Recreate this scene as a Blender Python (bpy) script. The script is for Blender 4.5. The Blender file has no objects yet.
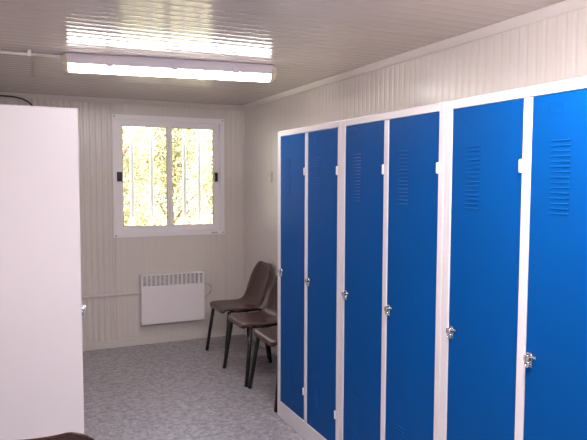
import bpy, bmesh, math, random
from mathutils import Vector, Matrix

S = bpy.context.scene
COL = S.collection
random.seed(7)
PI = math.pi

# ---------------------------------------------------------------- camera
F_PX = 606.5
YAW, PITCH, ROLL = 0.4289, 0.0666, 0.0032
fw = Vector((math.sin(YAW) * math.cos(PITCH), math.cos(YAW) * math.cos(PITCH), -math.sin(PITCH)))
rt = Vector((math.cos(YAW), -math.sin(YAW), 0))
up = rt.cross(fw)
r2 = rt * math.cos(ROLL) + up * math.sin(ROLL)
u2 = -rt * math.sin(ROLL) + up * math.cos(ROLL)
cd = bpy.data.cameras.new('camera')
cam = bpy.data.objects.new('camera', cd)
COL.objects.link(cam)
cam.matrix_world = Matrix(((r2.x, u2.x, -fw.x, 0), (r2.y, u2.y, -fw.y, 0), (r2.z, u2.z, -fw.z, 1.5037), (0, 0, 0, 1)))
cd.sensor_width = 36
cd.lens = F_PX / 587 * 36
cd.clip_start = 0.05
S.camera = cam

# ---------------------------------------------------------------- world, sun, exposure
w = bpy.data.worlds.new('World')
S.world = w
w.use_nodes = True
nt = w.node_tree
nt.nodes.clear()
sky = nt.nodes.new('ShaderNodeTexSky')
sky.sky_type = 'NISHITA'
sky.sun_disc = False
sky.sun_elevation = math.radians(40)
sky.sun_rotation = math.radians(200)
bg = nt.nodes.new('ShaderNodeBackground')
bg.inputs['Strength'].default_value = 1.3
wo = nt.nodes.new('ShaderNodeOutputWorld')
haze = nt.nodes.new('ShaderNodeMix')          # bright thin cloud over the clear sky
haze.data_type = 'RGBA'
haze.inputs[0].default_value = 0.75
haze.inputs[7].default_value = (1.9, 1.8, 1.6, 1)
nt.links.new(sky.outputs[0], haze.inputs[6])
nt.links.new(haze.outputs[2], bg.inputs['Color'])
nt.links.new(bg.outputs[0], wo.inputs['Surface'])

sl = bpy.data.lights.new('sun', 'SUN')
sl.energy = 10.5
sl.angle = math.radians(0.6)
sl.color = (1.0, 0.94, 0.82)
so = bpy.data.objects.new('sun', sl)
COL.objects.link(so)
so.location = (-2, -6, 9)
so.rotation_euler = Vector((0.2, 0.75, -0.62)).to_track_quat('-Z', 'Y').to_euler()

LAMP_FAR = 19.0
LAMP_ADDED = 73.0

S.view_settings.view_transform = 'Standard'
S.view_settings.look = 'None'
S.view_settings.exposure = 0.63
S.view_settings.gamma = 1.0
S.view_settings.use_curve_mapping = False

# ---------------------------------------------------------------- room numbers
H = 2.20
YB = 5.51
YF = -0.55
XR = 1.99
XL = -0.30
WX0, WX1, WZ0, WZ1 = 0.80, 1.77, 1.01, 2.04     # hole for the window


# ---------------------------------------------------------------- materials
def srgb(r, g, b):
    f = lambda c: c / 12.92 if c <= 0.04045 else ((c + 0.055) / 1.055) ** 2.4
    return (f(r / 255), f(g / 255), f(b / 255), 1)


def mat(name, col, rough=0.5, metal=0.0, spec=0.5, noise=0.0, nscale=8.0, bump=0.0, bscale=200.0, coat=0.0):
    m = bpy.data.materials.new(name)
    m.use_nodes = True
    n = m.node_tree
    b = n.nodes['Principled BSDF']
    b.inputs['Base Color'].default_value = col
    b.inputs['Roughness'].default_value = rough
    b.inputs['Metallic'].default_value = metal
    b.inputs['Specular IOR Level'].default_value = spec
    b.inputs['Coat Weight'].default_value = coat
    tc = n.nodes.new('ShaderNodeTexCoord')
    if noise > 0:
        t = n.nodes.new('ShaderNodeTexNoise')
        t.inputs['Scale'].default_value = nscale
        t.inputs['Detail'].default_value = 5
        n.links.new(tc.outputs['Object'], t.inputs['Vector'])
        mx = n.nodes.new('ShaderNodeMix')
        mx.data_type = 'RGBA'
        mx.inputs[6].default_value = tuple(c * (1 - noise) for c in col[:3]) + (1,)
        mx.inputs[7].default_value = tuple(min(1, c * (1 + noise)) for c in col[:3]) + (1,)
        n.links.new(t.outputs['Fac'], mx.inputs[0])
        n.links.new(mx.outputs[2], b.inputs['Base Color'])
    if bump > 0:
        t2 = n.nodes.new('ShaderNodeTexNoise')
        t2.inputs['Scale'].default_value = bscale
        t2.inputs['Detail'].default_value = 3
        n.links.new(tc.outputs['Object'], t2.inputs['Vector'])
        bp = n.nodes.new('ShaderNodeBump')
        bp.inputs['Strength'].default_value = bump
        bp.inputs['Distance'].default_value = 0.002
        n.links.new(t2.outputs['Fac'], bp.inputs['Height'])
        n.links.new(bp.outputs['Normal'], b.inputs['Normal'])
    return m


M_WALL = mat('wall_panel_paint', srgb(224, 215, 211), 0.24, noise=0.02, nscale=3)
M_CEIL = mat('ceiling_panel_paint', srgb(204, 193, 186), 0.13, noise=0.015, nscale=3)
M_TRIM = mat('trim_paint', srgb(222, 214, 210), 0.4, noise=0.01)
M_FRAME = mat('window_white_plastic', srgb(248, 241, 246), 0.35, noise=0.01)
M_LOCK_W = mat('locker_grey_white_paint', srgb(231, 223, 227), 0.33, noise=0.012, nscale=5, bump=0.04, bscale=350)
M_BLUE = mat('locker_blue_paint', srgb(0, 77, 150), 0.45, spec=0.1, noise=0.03, nscale=4, bump=0.05, bscale=350)
M_CHROME = mat('chrome', (0.8, 0.8, 0.8, 1), 0.15, metal=1.0, noise=0.02)
M_HINGE = mat('hinge_white', srgb(240, 236, 236), 0.3, noise=0.01)
M_BROWN = mat('chair_brown_plastic', srgb(68, 36, 32), 0.27, noise=0.05, nscale=12, bump=0.08, bscale=300)
M_BLACK = mat('chair_black_steel', srgb(20, 19, 22), 0.4, noise=0.05)
M_LATCH = mat('latch_black_plastic', srgb(18, 14, 16), 0.4, noise=0.05)
M_HEAT = mat('heater_white_paint', srgb(246, 238, 242), 0.4, noise=0.01)
M_HDARK = mat('heater_inside', srgb(168, 156, 160), 0.6, noise=0.05)
M_HOUSE = mat('luminaire_housing_plastic', srgb(222, 212, 222), 0.45, noise=0.01)
M_CLIP = mat('luminaire_clip_plastic', srgb(214, 200, 180), 0.35, noise=0.03)
M_COND = mat('conduit_plastic', srgb(230, 222, 222), 0.4, noise=0.01)
M_CABLE = mat('cable_grey', srgb(70, 64, 66), 0.5, noise=0.05)
M_STICK = mat('sticker_grey', srgb(190, 186, 190), 0.5, noise=0.15, nscale=300)
M_BARS = mat('bar_white_paint', srgb(240, 240, 240), 0.4, noise=0.01)
M_BARK = mat('bark', srgb(120, 100, 76), 0.85, noise=0.3, nscale=20, bump=0.5, bscale=40)
M_GROUND = mat('dry_ground', srgb(205, 195, 165), 0.9, noise=0.25, nscale=3, bump=0.4, bscale=20)


def floor_mat():
    m = bpy.data.materials.new('speckled_vinyl')
    m.use_nodes = True
    n = m.node_tree
    b = n.nodes['Principled BSDF']
    tc = n.nodes.new('ShaderNodeTexCoord')
    a = n.nodes.new('ShaderNodeTexNoise')
    a.inputs['Scale'].default_value = 26
    a.inputs['Detail'].default_value = 6
    a.inputs['Roughness'].default_value = 0.7
    v = n.nodes.new('ShaderNodeTexVoronoi')
    v.inputs['Scale'].default_value = 48
    n.links.new(tc.outputs['Object'], a.inputs['Vector'])
    n.links.new(tc.outputs['Object'], v.inputs['Vector'])
    r1 = n.nodes.new('ShaderNodeValToRGB')
    r1.color_ramp.elements[0].position = 0.36
    r1.color_ramp.elements[0].color = srgb(128, 123, 130)
    r1.color_ramp.elements[1].position = 0.64
    r1.color_ramp.elements[1].color = srgb(190, 184, 193)
    n.links.new(a.outputs['Fac'], r1.inputs[0])
    sep = n.nodes.new('ShaderNodeSeparateColor')
    n.links.new(v.outputs['Color'], sep.inputs[0])
    r2_ = n.nodes.new('ShaderNodeValToRGB')
    r2_.color_ramp.elements[0].position = 0.2
    r2_.color_ramp.elements[0].color = srgb(128, 125, 134)
    r2_.color_ramp.elements[1].position = 0.85
    r2_.color_ramp.elements[1].color = srgb(200, 195, 204)
    n.links.new(sep.outputs[0], r2_.inputs[0])
    mx = n.nodes.new('ShaderNodeMix')
    mx.data_type = 'RGBA'
    mx.inputs[0].default_value = 0.38
    n.links.new(r1.outputs[0], mx.inputs[6])
    n.links.new(r2_.outputs[0], mx.inputs[7])
    n.links.new(mx.outputs[2], b.inputs['Base Color'])
    b.inputs['Roughness'].default_value = 0.36
    bp = n.nodes.new('ShaderNodeBump')
    bp.inputs['Strength'].default_value = 0.12
    bp.inputs['Distance'].default_value = 0.002
    n.links.new(a.outputs['Fac'], bp.inputs['Height'])
    n.links.new(bp.outputs['Normal'], b.inputs['Normal'])
    return m


M_FLOOR = floor_mat()


def lamp_mat(name, strength, col):
    m = bpy.data.materials.new(name)
    m.use_nodes = True
    n = m.node_tree
    n.nodes.clear()
    e = n.nodes.new('ShaderNodeEmission')
    e.inputs['Color'].default_value = col + (1,)
    e.inputs['Strength'].default_value = strength
    o = n.nodes.new('ShaderNodeOutputMaterial')
    n.links.new(e.outputs[0], o.inputs['Surface'])
    return m


def glass_mat():
    m = bpy.data.materials.new('window_glass')
    m.use_nodes = True
    n = m.node_tree
    n.nodes.clear()
    tr = n.nodes.new('ShaderNodeBsdfTransparent')
    tr.inputs['Color'].default_value = (0.94, 0.95, 0.94, 1)
    gl = n.nodes.new('ShaderNodeBsdfGlossy')
    gl.inputs['Roughness'].default_value = 0.02
    fr = n.nodes.new('ShaderNodeFresnel')
    fr.inputs['IOR'].default_value = 1.45
    mx = n.nodes.new('ShaderNodeMixShader')
    o = n.nodes.new('ShaderNodeOutputMaterial')
    n.links.new(fr.outputs[0], mx.inputs[0])
    n.links.new(tr.outputs[0], mx.inputs[1])
    n.links.new(gl.outputs[0], mx.inputs[2])
    n.links.new(mx.outputs[0], o.inputs['Surface'])
    return m


M_GLASS = glass_mat()


def leaf_mat(name, c1, c2):
    m = bpy.data.materials.new(name)
    m.use_nodes = True
    n = m.node_tree
    b = n.nodes['Principled BSDF']
    g = n.nodes.new('ShaderNodeNewGeometry')
    r = n.nodes.new('ShaderNodeValToRGB')
    r.color_ramp.elements[0].color = c1
    r.color_ramp.elements[1].color = c2
    n.links.new(g.outputs['Random Per Island'], r.inputs[0])
    n.links.new(r.outputs[0], b.inputs['Base Color'])
    b.inputs['Roughness'].default_value = 0.5
    t = n.nodes.new('ShaderNodeBsdfTranslucent')
    n.links.new(r.outputs[0], t.inputs['Color'])
    mx = n.nodes.new('ShaderNodeMixShader')
    mx.inputs[0].default_value = 0.4
    o = n.nodes['Material Output']
    n.links.new(b.outputs[0], mx.inputs[1])
    n.links.new(t.outputs[0], mx.inputs[2])
    n.links.new(mx.outputs[0], o.inputs['Surface'])
    return m


M_LEAF = leaf_mat('leaf_yellow_green', srgb(132, 128, 92), srgb(230, 225, 188))
M_LEAF2 = leaf_mat('leaf_olive', srgb(118, 114, 80), srgb(218, 212, 172))


# ---------------------------------------------------------------- mesh helpers
class MB:
    def __init__(self):
        self.v, self.f, self.sm = [], [], []

    def add(self, vs, fs, smooth=False):
        k = len(self.v)
        self.v += [tuple(p) for p in vs]
        self.f += [tuple(i + k for i in f) for f in fs]
        self.sm += [smooth] * len(fs)

    def box(self, a, b):
        x0, y0, z0 = (min(a[i], b[i]) for i in range(3))
        x1, y1, z1 = (max(a[i], b[i]) for i in range(3))
        self.add([(x0, y0, z0), (x1, y0, z0), (x1, y1, z0), (x0, y1, z0), (x0, y0, z1), (x1, y0, z1), (x1, y1, z1), (x0, y1, z1)],
                 [(0, 3, 2, 1), (4, 5, 6, 7), (0, 1, 5, 4), (1, 2, 6, 5), (2, 3, 7, 6), (3, 0, 4, 7)])

    def prism(self, prof, axis, a, b, smooth=False):
        """closed 2-D profile swept along an axis; profile coords are the other two axes in order"""
        n = len(prof)
        mk = {0: lambda p, t: (t, p[0], p[1]), 1: lambda p, t: (p[0], t, p[1]), 2: lambda p, t: (p[0], p[1], t)}[axis]
        vs = [mk(p, a) for p in prof] + [mk(p, b) for p in prof]
        fs = [(i, (i + 1) % n, n + (i + 1) % n, n + i) for i in range(n)]
        self.add(vs, fs, smooth)
        k = len(self.v) - 2 * n
        self.f += [tuple(k + i for i in range(n))[::-1], tuple(k + n + i for i in range(n))]
        self.sm += [False, False]

    def tube(self, pts, r, seg=10, cap=True):
        pts = [Vector(p) for p in pts]
        rings = []
        up_ = Vector((0, 0, 1))
        for i, p in enumerate(pts):
            d = (pts[min(i + 1, len(pts) - 1)] - pts[max(i - 1, 0)]).normalized()
            u = up_ if abs(d.dot(up_)) < 0.95 else Vector((1, 0, 0))
            s = d.cross(u).normalized()
            t = s.cross(d).normalized()
            rr = r[i] if isinstance(r, (list, tuple)) else r
            rings.append([p + s * rr * math.cos(2 * PI * k / seg) + t * rr * math.sin(2 * PI * k / seg) for k in range(seg)])
        vs = [q for ring in rings for q in ring]
        fs = []
        for i in range(len(rings) - 1):
            for k in range(seg):
                fs.append((i * seg + k, i * seg + (k + 1) % seg, (i + 1) * seg + (k + 1) % seg, (i + 1) * seg + k))
        self.add(vs, fs, True)
        if cap:
            k = len(self.v) - len(vs)
            self.f += [tuple(k + i for i in range(seg))[::-1], tuple(k + len(vs) - seg + i for i in range(seg))]
            self.sm += [False, False]

    def build(self, name, m, parent=None, bevel=0.0, seg=2, angle=40):
        me = bpy.data.meshes.new(name)
        me.from_pydata(self.v, [], self.f)
        me.polygons.foreach_set('use_smooth', self.sm)
        bm = bmesh.new()
        bm.from_mesh(me)
        bmesh.ops.recalc_face_normals(bm, faces=bm.faces)
        bm.to_mesh(me)
        bm.free()
        me.update()
        o = bpy.data.objects.new(name, me)
        COL.objects.link(o)
        me.materials.append(m)
        if parent:
            o.parent = parent
        if bevel:
            b = o.modifiers.new('bevel', 'BEVEL')
            b.width = bevel
            b.segments = seg
            b.limit_method = 'ANGLE'
            b.angle_limit = math.radians(angle)
            b.harden_normals = False
        return o


def empty(name, loc=(0, 0, 0), rz=0.0):
    o = bpy.data.objects.new(name, None)
    COL.objects.link(o)
    o.location = loc
    o.rotation_euler = (0, 0, rz)
    return o


def tag(o, label=None, cat=None, group=None, kind=None):
    for k, v in (('label', label), ('category', cat), ('group', group), ('kind', kind)):
        if v:
            o[k] = v
    return o


def copy_tree(o, parent=None):
    c = o.copy()
    COL.objects.link(c)
    if parent:
        c.parent = parent
    for ch in list(o.children):
        copy_tree(ch, c)
    return c


# ---------------------------------------------------------------- setting
def ribs(a, b, pitch, depth, shape=(0.30, 0.40, 0.62, 0.72), start=0.0):
    """points (t, d) of a shallow trapezoid rib profile from a to b; d = how far it stands back"""
    pts = [(a, 0.0)]
    k = math.floor((a - start) / pitch)
    while True:
        t0 = start + k * pitch
        if t0 > b:
            break
        for q, d in ((shape[0], 0), (shape[1], depth), (shape[2], depth), (shape[3], 0)):
            t = t0 + q * pitch
            if a < t < b:
                pts.append((t, d))
        k += 1
    pts.append((b, 0.0))
    return pts


def arches(a, b, pitch):
    """panel of very shallow arched ribs with a narrow groove between neighbours; d = how far it stands back"""
    n = round((b - a) / pitch)
    p = (b - a) / n
    pts = [(a, 0.0)]
    for k in range(n):
        t = a + k * p
        for q in (0.06, 0.18, 0.32, 0.5, 0.68, 0.82, 0.94):
            u = (q - 0.5) / 0.44
            pts.append((t + q * p, 0.0007 * (1 - u * u)))
        if k < n - 1:
            pts += [(t + 0.97 * p, 0.0010), (t + 1.03 * p, 0.0010)]
    pts.append((b, 0.0))
    return pts


def rib_wall_y(mb, x0, x1, z0, z1, y, pitch, depth, shape=(0.30, 0.40, 0.62, 0.72)):      # faces -Y
    prof = [(t, y + d) for t, d in ribs(x0, x1, pitch, depth, shape)] + [(x1, y + 0.05), (x0, y + 0.05)]
    mb.prism(prof, 2, z0, z1)


mb = MB()
TK = 0.05
rib_wall_y(mb, XL - TK, WX0, 0, H, YB, 0.05, 0.007, (0.15, 0.36, 0.64, 0.85))
rib_wall_y(mb, WX1, XR + TK, 0, H, YB, 0.05, 0.0018)
rib_wall_y(mb, WX0, WX1, 0, WZ0, YB, 0.05, 0.0018)
rib_wall_y(mb, WX0, WX1, WZ1, H, YB, 0.05, 0.0018)
o = mb.build('wall_back', M_WALL, bevel=0.0012, seg=2, angle=10)
tag(o, kind='structure')

mb = MB()
prof = [(XR + d, t) for t, d in ribs(YF, YB, 0.05, 0.0022)] + [(XR + TK, YB), (XR + TK, YF)]
mb.prism(prof, 2, 0, H)
tag(mb.build('wall_right', M_WALL, bevel=0.0012, seg=1, angle=10), kind='structure')

mb = MB()
prof = [(XL - d, t) for t, d in ribs(YF, YB, 0.05, 0.003)] + [(XL - TK, YB), (XL - TK, YF)]
mb.prism(prof, 2, 0, H)
tag(mb.build('wall_left', M_WALL, bevel=0.0012, seg=1, angle=10), kind='structure')

mb = MB()
prof = [(t, YF - d) for t, d in ribs(XL - TK, XR + TK, 0.05, 0.003)] + [(XR + TK, YF - TK), (XL - TK, YF - TK)]
mb.prism(prof, 2, 0, H)
tag(mb.build('wall_front', M_WALL), kind='structure')

# ceiling: ribbed panels, ribs running across the room, a joint every 1.05 m
mb = MB()
seams = [YF - TK, 0.355, 1.405, 2.456, 3.505, 4.555, YB + TK]
for a, b in zip(seams, seams[1:]):
    prof = [(t, H + d) for t, d in arches(a + 0.003, b - 0.003, 0.075)] + [(b - 0.003, H + 0.06), (a + 0.003, H + 0.06)]
    mb.prism(prof, 0, XL - TK, XR + TK)
mb.box((XL - TK, YF - TK, H + 0.012), (XR + TK, YB + TK, H + 0.08))
tag(mb.build('ceiling', M_CEIL), kind='structure')

mb = MB()
mb.box((XL - TK, YF - TK, -0.12), (XR + TK, YB + TK, 0))
tag(mb.build('floor', M_FLOOR), kind='structure')


def cove(mb, axis, pos, a, b, sgn):
    c = 0.038
    prof = [(pos, H), (pos - sgn * c, H), (pos - sgn * (c - 0.004), H - 0.008), (pos - sgn * 0.016, H - 0.03), (pos - sgn * 0.008, H - c), (pos, H - c)]
    mb.prism(prof, axis, a, b)


mb = MB(); cove(mb, 0, YB, XL, XR, 1)
tag(mb.build('trim_1', M_TRIM, bevel=0.003), kind='structure')
mb = MB(); cove(mb, 1, XR, YF, YB - 0.038, 1)
tag(mb.build('trim_2', M_TRIM, bevel=0.003), kind='structure')
mb = MB(); cove(mb, 1, XL, YF, YB - 0.038, -1)
tag(mb.build('trim_3', M_TRIM, bevel=0.003), kind='structure')
mb = MB(); mb.box((XL, YB - 0.006, 0), (XR, YB + 0.002, 0.07))
tag(mb.build('baseboard_back', M_WALL, bevel=0.002), kind='structure')
mb = MB(); mb.box((XR - 0.006, YF, 0), (XR + 0.002, YB - 0.006, 0.07))
tag(mb.build('baseboard_right', M_WALL, bevel=0.002), kind='structure')
# panel joint strips running down and up from the window's edges, and the corner angle
for i, (x, z0, z1) in enumerate(((0.772, 0.07, 0.985), (0.772, 2.07, H - 0.038), (1.797, 0.07, 0.985), (1.797, 2.07, H - 0.038))):
    mb = MB(); mb.box((x - 0.006, YB - 0.004, z0), (x + 0.006, YB + 0.001, z1))
    tag(mb.build('trim_%d' % (i + 4), M_WALL, bevel=0.0015), kind='structure')
mb = MB(); mb.box((XR - 0.022, YB - 0.005, 0.07), (XR, YB + 0.001, H - 0.038)); mb.box((XR - 0.005, YB - 0.022, 0.07), (XR + 0.001, YB, H - 0.038))
tag(mb.build('trim_8', M_WALL, bevel=0.002), kind='structure')

# exterior ground
mb = MB()
N = 14
vs = []
for i in range(N + 1):
    for j in range(N + 1):
        x, y = -16 + 36 * i / N, YB + 0.1 + 22 * j / N
        vs.append((x, y, -0.35 + 0.05 * math.sin(x * 1.3 + y * 0.7)))
mb.add(vs, [(i * (N + 1) + j, (i + 1) * (N + 1) + j, (i + 1) * (N + 1) + j + 1, i * (N + 1) + j + 1) for i in range(N) for j in range(N)], True)
tag(mb.build('ground', M_GROUND), kind='structure')

# ---------------------------------------------------------------- window
win = empty('window_1', ((WX0 + WX1) / 2, YB, WZ0))
tag(win, kind='structure')
OX, OZ = win.location.x, win.location.z
PX0, PX1, PZ0, PZ1 = 0.776, 1.796, 0.985, 2.068


def wbox(mb, x0, x1, y0, y1, z0, z1):
    mb.box((x0 - OX, y0 - YB, z0 - OZ), (x1 - OX, y1 - YB, z1 - OZ))


def wframe(mb, x0, x1, z0, z1, t, y0, y1):
    wbox(mb, x0, x1, y0, y1, z0, z0 + t[0])
    wbox(mb, x0, x1, y0, y1, z1 - t[1], z1)
    wbox(mb, x0, x0 + t[2], y0, y1, z0 + t[0], z1 - t[1])
    wbox(mb, x1 - t[3], x1, y0, y1, z0 + t[0], z1 - t[1])


mb = MB()
wframe(mb, PX0, PX1, PZ0, PZ1, (0.034, 0.034, 0.034, 0.034), YB - 0.012, YB + 0.012)     # flange
wframe(mb, WX0, WX1, WZ0, WZ1, (0.020, 0.020, 0.016, 0.016), YB - 0.018, YB + 0.06)      # box
mb.build('frame', M_FRAME, win, bevel=0.003)
mb = MB()
for x in (PX0 + 0.017, PX1 - 0.017):
    for z in (PZ0 + 0.017, PZ1 - 0.017):
        wbox(mb, x - 0.005, x + 0.005, YB - 0.0145, YB - 0.012, z - 0.005, z + 0.005)
mb.build('screw', M_CABLE, win, bevel=0.002)
for nm, x0, x1, tl, tr, y0 in (('sash', 0.816, 1.300, 0.044, 0.046, YB - 0.006), ('sash', 1.268, 1.754, 0.034, 0.058, YB + 0.020)):
    mb = MB()
    wframe(mb, x0, x1, 1.030, 2.020, (0.050, 0.048, tl, tr), y0, y0 + 0.024)
    s = mb.build('sash', M_FRAME, win, bevel=0.003)
    mb = MB()
    wbox(mb, x0 + tl - 0.004, x1 - tr + 0.004, y0 + 0.010, y0 + 0.014, 1.076, 1.976)
    mb.build('glass', M_GLASS, s)
    mb = MB()      # dark gasket line around the pane
    wframe(mb, x0 + tl - 0.002, x1 - tr + 0.002, 1.078, 1.974, (0.005, 0.005, 0.005, 0.005), y0 + 0.004, y0 + 0.018)
    mb.build('gasket', M_CABLE, s)
    mb = MB()
    if x0 < 1:
        wbox(mb, 0.808, 0.852, y0 - 0.020, y0, 1.482, 1.566)
        wbox(mb, 0.818, 0.842, y0 - 0.030, y0 - 0.018, 1.50, 1.55)
    else:
        wbox(mb, 1.697, 1.728, y0 - 0.042, y0, 1.482, 1.566)
        wbox(mb, 1.703, 1.722, y0 - 0.050, y0 - 0.040, 1.50, 1.55)
    tag(mb.build('latch', M_LATCH, s, bevel=0.003), 'black latch')
for x in (0.967, 1.146, 1.454, 1.600):
    mb = MB()
    mb.tube([(x - OX, 0.16, 0.90 - OZ), (x - OX, 0.16, 2.14 - OZ)], 0.019, 12)
    for z in (0.93, 2.11):
        mb.tube([(x - OX, 0.045, z - OZ), (x - OX, 0.16, z - OZ)], 0.008, 8)
    mb.build('security_bar', M_BARS, win)
mb = MB()
wbox(mb, 1.665, 1.725, YB - 0.0135, YB - 0.0118, 0.996, 1.008)
tag(mb.build('sticker', M_STICK, win), 'small grey sticker')

# ---------------------------------------------------------------- trees outside the window


def tree(loc, rad, hgt, n, m, label):
    t = empty('leafy_tree', loc)
    tag(t, label, 'tree', 'trees outside the window')
    mb = MB()
    top = hgt * 0.62
    mb.tube([(0, 0, 0), (0.05, 0.02, top * 0.4), (0.0, -0.04, top * 0.75), (0.06, 0, top)], [0.10, 0.08, 0.06, 0.03], 8)
    for k in range(7):
        a = k * 2.4
        z = top * (0.3 + 0.09 * k)
        mb.tube([(0.02, 0, z), (math.cos(a) * rad * 0.4, math.sin(a) * rad * 0.4, z + hgt * 0.14), (math.cos(a) * rad * 0.75, math.sin(a) * rad * 0.75, z + hgt * 0.22)], [0.035, 0.022, 0.01], 6)
    mb.build('trunk', M_BARK, t)
    mb = MB()
    clumps = []
    for k in range(34):
        a = random.uniform(0, 2 * PI)
        zz = random.uniform(0.10, 1.0)
        rr = rad * math.sqrt(random.uniform(0.05, 1)) * (0.55 + 0.45 * math.sin(PI * min(1, zz * 0.9 + 0.1)))
        clumps.append(Vector((rr * math.cos(a), rr * math.sin(a), zz * hgt)))
    for k in range(n):
        c = random.choice(clumps)
        p = c + Vector((random.gauss(0, 0.22), random.gauss(0, 0.22), random.gauss(0, 0.20)))
        if p.z < 0.05:
            p.z = 0.05 + random.random() * 0.3
        L = random.uniform(0.05, 0.09)
        W = L * random.uniform(0.45, 0.65)
        d = Vector((random.gauss(0, 1), random.gauss(0, 1), random.gauss(-0.2, 0.7))).normalized()
        s = d.cross(Vector((random.gauss(0, 1), random.gauss(0, 1), random.gauss(0, 1)))).normalized()
        nn = d.cross(s) * W * 0.25
        mb.add([p, p + d * L * 0.5 + s * W * 0.5 + nn, p + d * L, p + d * L * 0.5 - s * W * 0.5 + nn], [(0, 1, 2), (0, 2, 3)])
    mb.build('foliage', m, t)
    return t


tree((1.25, 10.0, -0.35), 0.72, 3.6, 13000, M_LEAF, 'pale sunlit leafy tree outside behind the left pane')
tree((3.05, 13.3, -0.35), 1.0, 4.0, 15000, M_LEAF2, 'olive leafy tree outside behind the middle of the window')
tree((3.75, 10.2, -0.35), 0.70, 3.4, 12000, M_LEAF, 'shorter sunlit leafy tree outside behind the right pane')
tree((6.2, 12.0, -0.35), 0.9, 4.2, 4000, M_LEAF2, 'tall leafy tree farthest right beyond the window frame')
tree((-1.4, 11.5, -0.35), 0.9, 4.2, 4000, M_LEAF2, 'tall leafy tree farthest left beyond the window frame')

# ---------------------------------------------------------------- ceiling lights


def ceiling_light(loc, rz, strength, label, mname, col):
    t = empty('ceiling_light', loc, rz)
    tag(t, label, 'ceiling light', 'batten ceiling lights')
    L = 0.594
    mb = MB()
    mb.prism([(-0.050, 0), (0.050, 0), (0.058, -0.050), (0.058, -0.058), (-0.058, -0.058), (-0.058, -0.050)], 0, -L, L)
    mb.build('housing', M_HOUSE, t, bevel=0.004)
    mb = MB()
    mb.prism([(-0.050, -0.058), (0.050, -0.058), (0.044, -0.082), (0.028, -0.094), (-0.028, -0.094), (-0.044, -0.082)], 0, -L + 0.016, L - 0.016)
    mb.build('diffuser', lamp_mat(mname, strength, col), t)
    for sx in (-1, 1):
        mb = MB()
        oct_ = [(-0.050, -0.004), (0.050, -0.004), (0.059, -0.052), (0.051, -0.082), (0.030, -0.097), (-0.030, -0.097), (-0.051, -0.082), (-0.059, -0.052)]
        ins = [(-0.040, -0.016), (0.040, -0.016), (0.052, -0.052), (0.034, -0.070), (0.022, -0.078), (-0.022, -0.078), (-0.034, -0.070), (-0.052, -0.052)]
        vs = [(sx * (L - 0.014), a, b) for a, b in oct_] + [(sx * (L - 0.004), a, b) for a, b in oct_] + [(sx * (L + 0.022), a, b) for a, b in ins]
        mb.add(vs, [(i + 8 * q, (i + 1) % 8 + 8 * q, (i + 1) % 8 + 8 * q + 8, i + 8 * q + 8) for q in (0, 1) for i in range(8)] + [tuple(range(8)), tuple(range(16, 24))])
        mb.build('end_cap', M_CLIP, t, bevel=0.002)
    for k in (-0.36, 0.0, 0.36):
        for sy in (-1, 1):
            mb = MB()
            mb.box((k - 0.018, sy * 0.056, -0.066), (k + 0.018, sy * 0.064, -0.030))
            mb.build('clip', M_HOUSE, t, bevel=0.002)
    return t


ceiling_light((0.860, 3.585, H), math.radians(-8), LAMP_FAR, 'long white batten light with a glowing cover on the ceiling near the window', 'lamp_glow_far', (1.0, 0.94, 0.88))
ceiling_light((0.868, 1.05, H), 0, LAMP_ADDED, 'added batten light with a glowing cover on the ceiling, out of view, brightening the near end', 'lamp_glow_added', (1.0, 0.965, 0.965))  # second fitting added out of view to light the near end

# conduit feeding the light
c = empty('cable_conduit', (XL, 3.64, H))
tag(c, 'thin white conduit pipe clipped to the ceiling left of the light', 'conduit')
mb = MB()
mb.tube([(0.0, 0, -0.022), (0.30, 0, -0.022), (0.545, 0, -0.022)], 0.008, 10)
mb.build('pipe', M_COND, c)
for x in (0.232, 0.385, 0.08):
    mb = MB()
    mb.box((x - 0.009, -0.009, -0.032), (x + 0.009, 0.009, 0.0))
    mb.build('clip', M_HINGE, c, bevel=0.002)

# black cable hanging behind the white locker
mb = MB()
mb.tube([(-0.28, YB - 0.046, 2.172), (-0.1, YB - 0.046, 2.170), (0.0, YB - 0.046, 2.166), (0.06, YB - 0.044, 2.155), (0.11, YB - 0.02, 2.135), (0.14, YB - 0.014, 2.105), (0.155, YB - 0.012, 2.05), (0.16, YB - 0.012, 1.7)], 0.007, 8)
tag(mb.build('loose_cable', M_CABLE), 'thin dark cable hanging on the end wall above the white locker', 'cable')

# ---------------------------------------------------------------- heater and trunking
hx = 1.282
ht = empty('convector_heater', (hx, YB - 0.006, 0.2))
tag(ht, 'white wall convector heater under the window with a slotted top grille', 'heater')
mb = MB()
W2, HH, D0, D1 = 0.290, 0.448, -0.085, -0.012
GZ0, GZ1 = 0.348, 0.436
mb.box((-W2, D0, 0), (W2, D1, GZ0))
mb.box((-W2, D0, GZ1), (W2, D1, HH))
mb.box((-W2, D0, GZ0), (-W2 + 0.012, D1, GZ1))
mb.box((W2 - 0.012, D0, GZ0), (W2, D1, GZ1))
mb.box((-W2 + 0.03, D1, 0.05), (W2 - 0.03, 0, 0.40))
mb.build('body', M_HEAT, ht, bevel=0.004)
mb = MB()
mb.box((-W2 + 0.012, D0 + 0.03, GZ0), (W2 - 0.012, D1 - 0.002, GZ1))
mb.build('heating_chamber', M_HDARK, ht)
mb = MB()
x0, x1 = -W2 + 0.012, W2 - 0.012
nc = 14
pt = (x1 - x0) / nc
for k in range(nc + 1):
    x = x0 + k * pt
    mb.box((max(x0, x - 0.007), D0 + 0.003, GZ0), (min(x1, x + 0.007), D0 + 0.012, GZ1))
for k in range(1, 8):
    z = GZ0 + k * (GZ1 - GZ0) / 8
    mb.box((x0, D0 + 0.006, z - 0.0022), (x1, D0 + 0.012, z + 0.0022))
mb.build('grille', M_HEAT, ht)
mb = MB()
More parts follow.
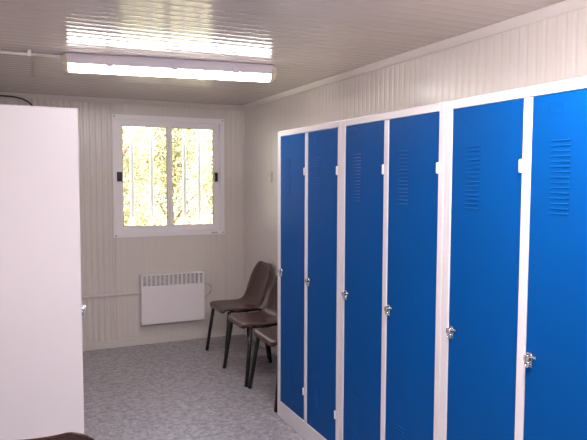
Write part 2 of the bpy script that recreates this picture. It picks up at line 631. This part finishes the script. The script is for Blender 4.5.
mb.tube([(W2 - 0.01, -0.04, 0.30), (W2 + 0.02, -0.03, 0.325), (W2 + 0.055, -0.015, 0.325), (W2 + 0.085, -0.012, 0.295), (W2 + 0.08, -0.010, 0.24), (W2 + 0.03, -0.012, 0.20), (W2 - 0.02, -0.03, 0.17)], 0.004, 8)
mb.build('cord', M_STICK, ht)

tr = empty('cable_trunking', (0.35, YB - 0.001, 0.478))
tag(tr, 'narrow white cable trunking strip running along the wall to the heater', 'trunking')
mb = MB()
mb.box((XL - 0.35, -0.014, -0.010), (1.012 - 0.35, 0, 0.010))
mb.build('channel', M_WALL, tr, bevel=0.003)
mb = MB()
mb.box((0.812 - 0.35, -0.018, -0.009), (0.830 - 0.35, -0.014, 0.009))
mb.build('joint_cover', M_TRIM, tr, bevel=0.002)

sw = MB()
sw.box((-0.012, -0.036, -0.045), (0, 0.036, 0.045))
sw.box((-0.016, -0.02, -0.028), (-0.011, 0.02, 0.028))
o = sw.build('switch_plate', M_WALL, bevel=0.003)
o.location = (XR, 4.83, 1.525)
tag(o, 'small pale switch plate on the side wall above the chairs', 'switch')

# ---------------------------------------------------------------- lockers
LW = 0.8085
LD = 0.50
LH = 1.80
DOORS = ((0.043, 0.391), (0.427, 0.774))
DZ0, DZ1 = 0.106, 1.766


def locker_unit():
    t = empty('locker_cabinet')
    hy = LW / 2
    mb = MB()
    e = 0.0008
    # front frame
    mb.prism([(0, hy - DOORS[0][0]), (0, hy - e), (LD, hy - e), (LD, hy - 0.018), (0.03, hy - 0.018), (0.03, hy - DOORS[0][0])], 2, 0, LH)
    mb.box((0, hy - DOORS[1][0], DZ0), (0.03, hy - DOORS[0][1], DZ1))
    mb.prism([(0, -hy + e), (0, hy - DOORS[1][1]), (0.03, hy - DOORS[1][1]), (0.03, -hy + 0.018), (LD, -hy + 0.018), (LD, -hy + e)], 2, 0, LH)
    mb.box((0, hy - DOORS[1][1], DZ1), (0.03, hy - DOORS[0][0], LH))
    mb.box((0, hy - DOORS[1][1], 0), (0.03, hy - DOORS[0][0], DZ0))
    # shell
    mb.box((0.03, -hy + 0.018, LH - 0.018), (LD, hy - 0.018, LH))
    mb.box((LD - 0.015, -hy + 0.018, 0.05), (LD, hy - 0.018, LH - 0.018))
    mb.box((0.03, -hy + 0.018, 0.07), (LD - 0.015, hy - 0.018, DZ0 - 0.004))
    mb.build('body', M_LOCK_W, t, bevel=0.0045, seg=3)
    for (a, b) in DOORS:
        y1, y0 = hy - a - 0.002, hy - b + 0.002       # y1 = far (lock) edge
        mb = MB()
        mb.box((0.003, y0, DZ0 + 0.002), (0.021, y1, DZ1 - 0.002))
        # pressed louvres, upper and lower
        la, lb = y1 - 0.074, y1 - 0.150
        for zb in (1.400, 0.212):
            for k in range(15):
                z = zb + k * 0.0158
                vs = [(0.0035, lb, z + 0.0065), (0.0035, la, z + 0.0065), (-0.0008, lb + 0.0025, z + 0.0015), (0.0018, la - 0.003, z + 0.0015), (0.0035, lb, z), (0.0035, la, z)]
                mb.add(vs, [(0, 1, 3, 2), (2, 3, 5, 4), (0, 2, 4), (1, 5, 3), (0, 4, 5, 1)])
        # embossed card holder
        ca, cb, cz0, cz1, q = y1 - 0.060, y1 - 0.118, 1.708, 1.742, 0.0022
        for (ya, yb, za, zb) in ((ca, ca - q, cz0, cz1), (cb, cb + q, cz0, cz1), (ca, cb, cz0, cz0 + q), (ca, cb, cz1 - q, cz1)):
            mb.box((0.0020, ya, za), (0.0035, yb, zb))
        d = mb.build('door', M_BLUE, t, bevel=0.0018, seg=2)
        tag(d, 'blue door')
        # lock
        mb = MB()
        ly, lz = y1 - 0.018, 0.932
        mb.box((-0.0006, ly - 0.011, lz - 0.026), (0.003, ly + 0.011, lz + 0.020))
        mb.tube([(0.0, ly, lz + 0.006), (-0.014, ly, lz + 0.006), (-0.016, ly, lz + 0.006)], [0.0115, 0.0115, 0.009], 16)
        mb.box((-0.022, ly - 0.003, lz - 0.003), (-0.015, ly + 0.003, lz + 0.015))
        ring = [(-0.010, ly + 0.009 * math.cos(k * PI / 8), lz - 0.016 + 0.009 * math.sin(k * PI / 8)) for k in range(17)]
        mb.tube(ring, 0.0026, 8, cap=False)
        mb.tube([(0.0, ly, lz - 0.010), (-0.010, ly, lz - 0.010)], 0.004, 8)
        mb.box((-0.004, ly - 0.030, lz + 0.006), (0.0028, ly - 0.010, lz + 0.014))
        tag(mb.build('lock', M_CHROME, d, bevel=0.001), 'chrome turn lock with a hasp ring')
        for z in (1.550, 0.282):
            mb = MB()
            mb.box((-0.004, y0 - 0.003, z - 0.020), (0.003, y0 + 0.007, z + 0.020))
            mb.tube([(-0.003, y0 - 0.002, z - 0.022), (-0.003, y0 - 0.002, z + 0.022)], 0.0038, 8)
            tag(mb.build('hinge', M_HINGE, d, bevel=0.001), 'white hinge')
    return t


XF = 1.484
Y0 = 3.4875
l0 = locker_unit()
units = [(l0, 'white two-door locker with blue doors, standing next to the row of brown chairs')]
for lab in ('white two-door locker with blue doors, the middle one of the three along the side wall',
            'white two-door locker with blue doors, largest in view, standing farthest from the chairs'):
    units.append((copy_tree(l0), lab))
for k, (u, lab) in enumerate(units):
    u.location = (XF, Y0 - (k + 0.5) * LW, 0)
    tag(u, lab, 'locker', 'blue-door lockers')
ul = copy_tree(l0)
ul.location = (0.244, 2.708 + LW / 2, 0)
ul.rotation_euler = (0, 0, PI)
tag(ul, 'white locker showing its plain blank side, across from the blue doors', 'locker', 'blue-door lockers')

# ---------------------------------------------------------------- chairs
SHELL = [(-0.226, 0.408), (-0.220, 0.432), (-0.202, 0.444), (-0.13, 0.444), (-0.05, 0.437), (0.02, 0.432), (0.070, 0.434), (0.108, 0.454),
         (0.134, 0.492), (0.154, 0.550), (0.174, 0.610), (0.194, 0.670), (0.212, 0.725), (0.226, 0.768), (0.238, 0.784)]
HALF = [0.160, 0.202, 0.214, 0.218, 0.219, 0.218, 0.216, 0.214, 0.212, 0.211, 0.210, 0.204, 0.188, 0.158, 0.120]
DISH = [0.000, 0.003, 0.006, 0.010, 0.013, 0.016, 0.018, 0.020, 0.022, 0.024, 0.025, 0.024, 0.020, 0.016, 0.014]


def chair(label):
    """front faces -X"""
    t = empty('plastic_chair')
    tag(t, label, 'chair', 'brown shell chairs')
    n = 12
    vs, fs = [], []
    m_ = len(SHELL)
    for i, ((x, z), hw, ds) in enumerate(zip(SHELL, HALF, DISH)):
        a = SHELL[max(0, i - 1)]
        b = SHELL[min(m_ - 1, i + 1)]
        tx, tz = b[0] - a[0], b[1] - a[1]
        l = math.hypot(tx, tz)
        nx, nz = -tz / l, tx / l                  # towards the sitter
        for k in range(n + 1):
            s = -1 + 2 * k / n
            lift = ds * (abs(s) ** 2.2)
            roll = 0.014 * max(0, (abs(s) - 0.86) / 0.14) ** 2
            vs.append((x + nx * (lift - roll), s * hw, z + nz * (lift - roll)))
    for i in range(m_ - 1):
        for k in range(n):
            fs.append((i * (n + 1) + k, i * (n + 1) + k + 1, (i + 1) * (n + 1) + k + 1, (i + 1) * (n + 1) + k))
    mb = MB()
    mb.add(vs, fs, True)
    sh = mb.build('seat_shell', M_BROWN, t)
    so_ = sh.modifiers.new('thick', 'SOLIDIFY')
    so_.thickness = 0.008
    so_.offset = 0
    ss = sh.modifiers.new('sub', 'SUBSURF')
    ss.levels = 2
    ss.render_levels = 2
    for sy in (-1, 1):
        mb = MB()
        mb.tube([(-0.172, sy * 0.196, 0.426), (-0.226, sy * 0.244, 0.004)], 0.0145, 12)
        tag(mb.build('leg', M_BLACK, t), 'black steel leg')
        mb = MB()
        mb.tube([(0.110, sy * 0.172, 0.420), (0.168, sy * 0.225, 0.004)], 0.0125, 12)
        tag(mb.build('leg', M_BLACK, t), 'black steel leg')
    mb = MB()
    for sy in (-1, 1):
        mb.tube([(-0.165, sy * 0.185, 0.420), (0.0, sy * 0.175, 0.416), (0.112, sy * 0.168, 0.418)], 0.0095, 10)
    for x, z in ((-0.13, 0.419), (0.09, 0.417)):
        mb.tube([(x, -0.168, z), (x, 0.168, z)], 0.0095, 10)
    tag(mb.build('seat_frame', M_BLACK, t), 'black steel seat frame')
    return t


ch = chair('brown plastic shell chair with black legs in the room corner, farthest from the lockers')
chairs = [(ch, 1.724, 4.852, 1, None)]
chairs.append((copy_tree(ch), 1.706, 4.305, 1, 'brown plastic shell chair with black legs, the middle of the three by the wall'))
chairs.append((copy_tree(ch), 1.722, 3.775, 0, 'brown plastic shell chair with black legs right beside the lockers, half hidden by them'))
chairs.append((copy_tree(ch), 0.052, 2.026, -98, 'brown plastic shell chair in front of the white locker side, only its backrest top showing'))
for o, x, y, a, lab in chairs:
    o.location = (x, y, 0)
    o.rotation_euler = (0, 0, math.radians(a))
    if lab:
        o['label'] = lab
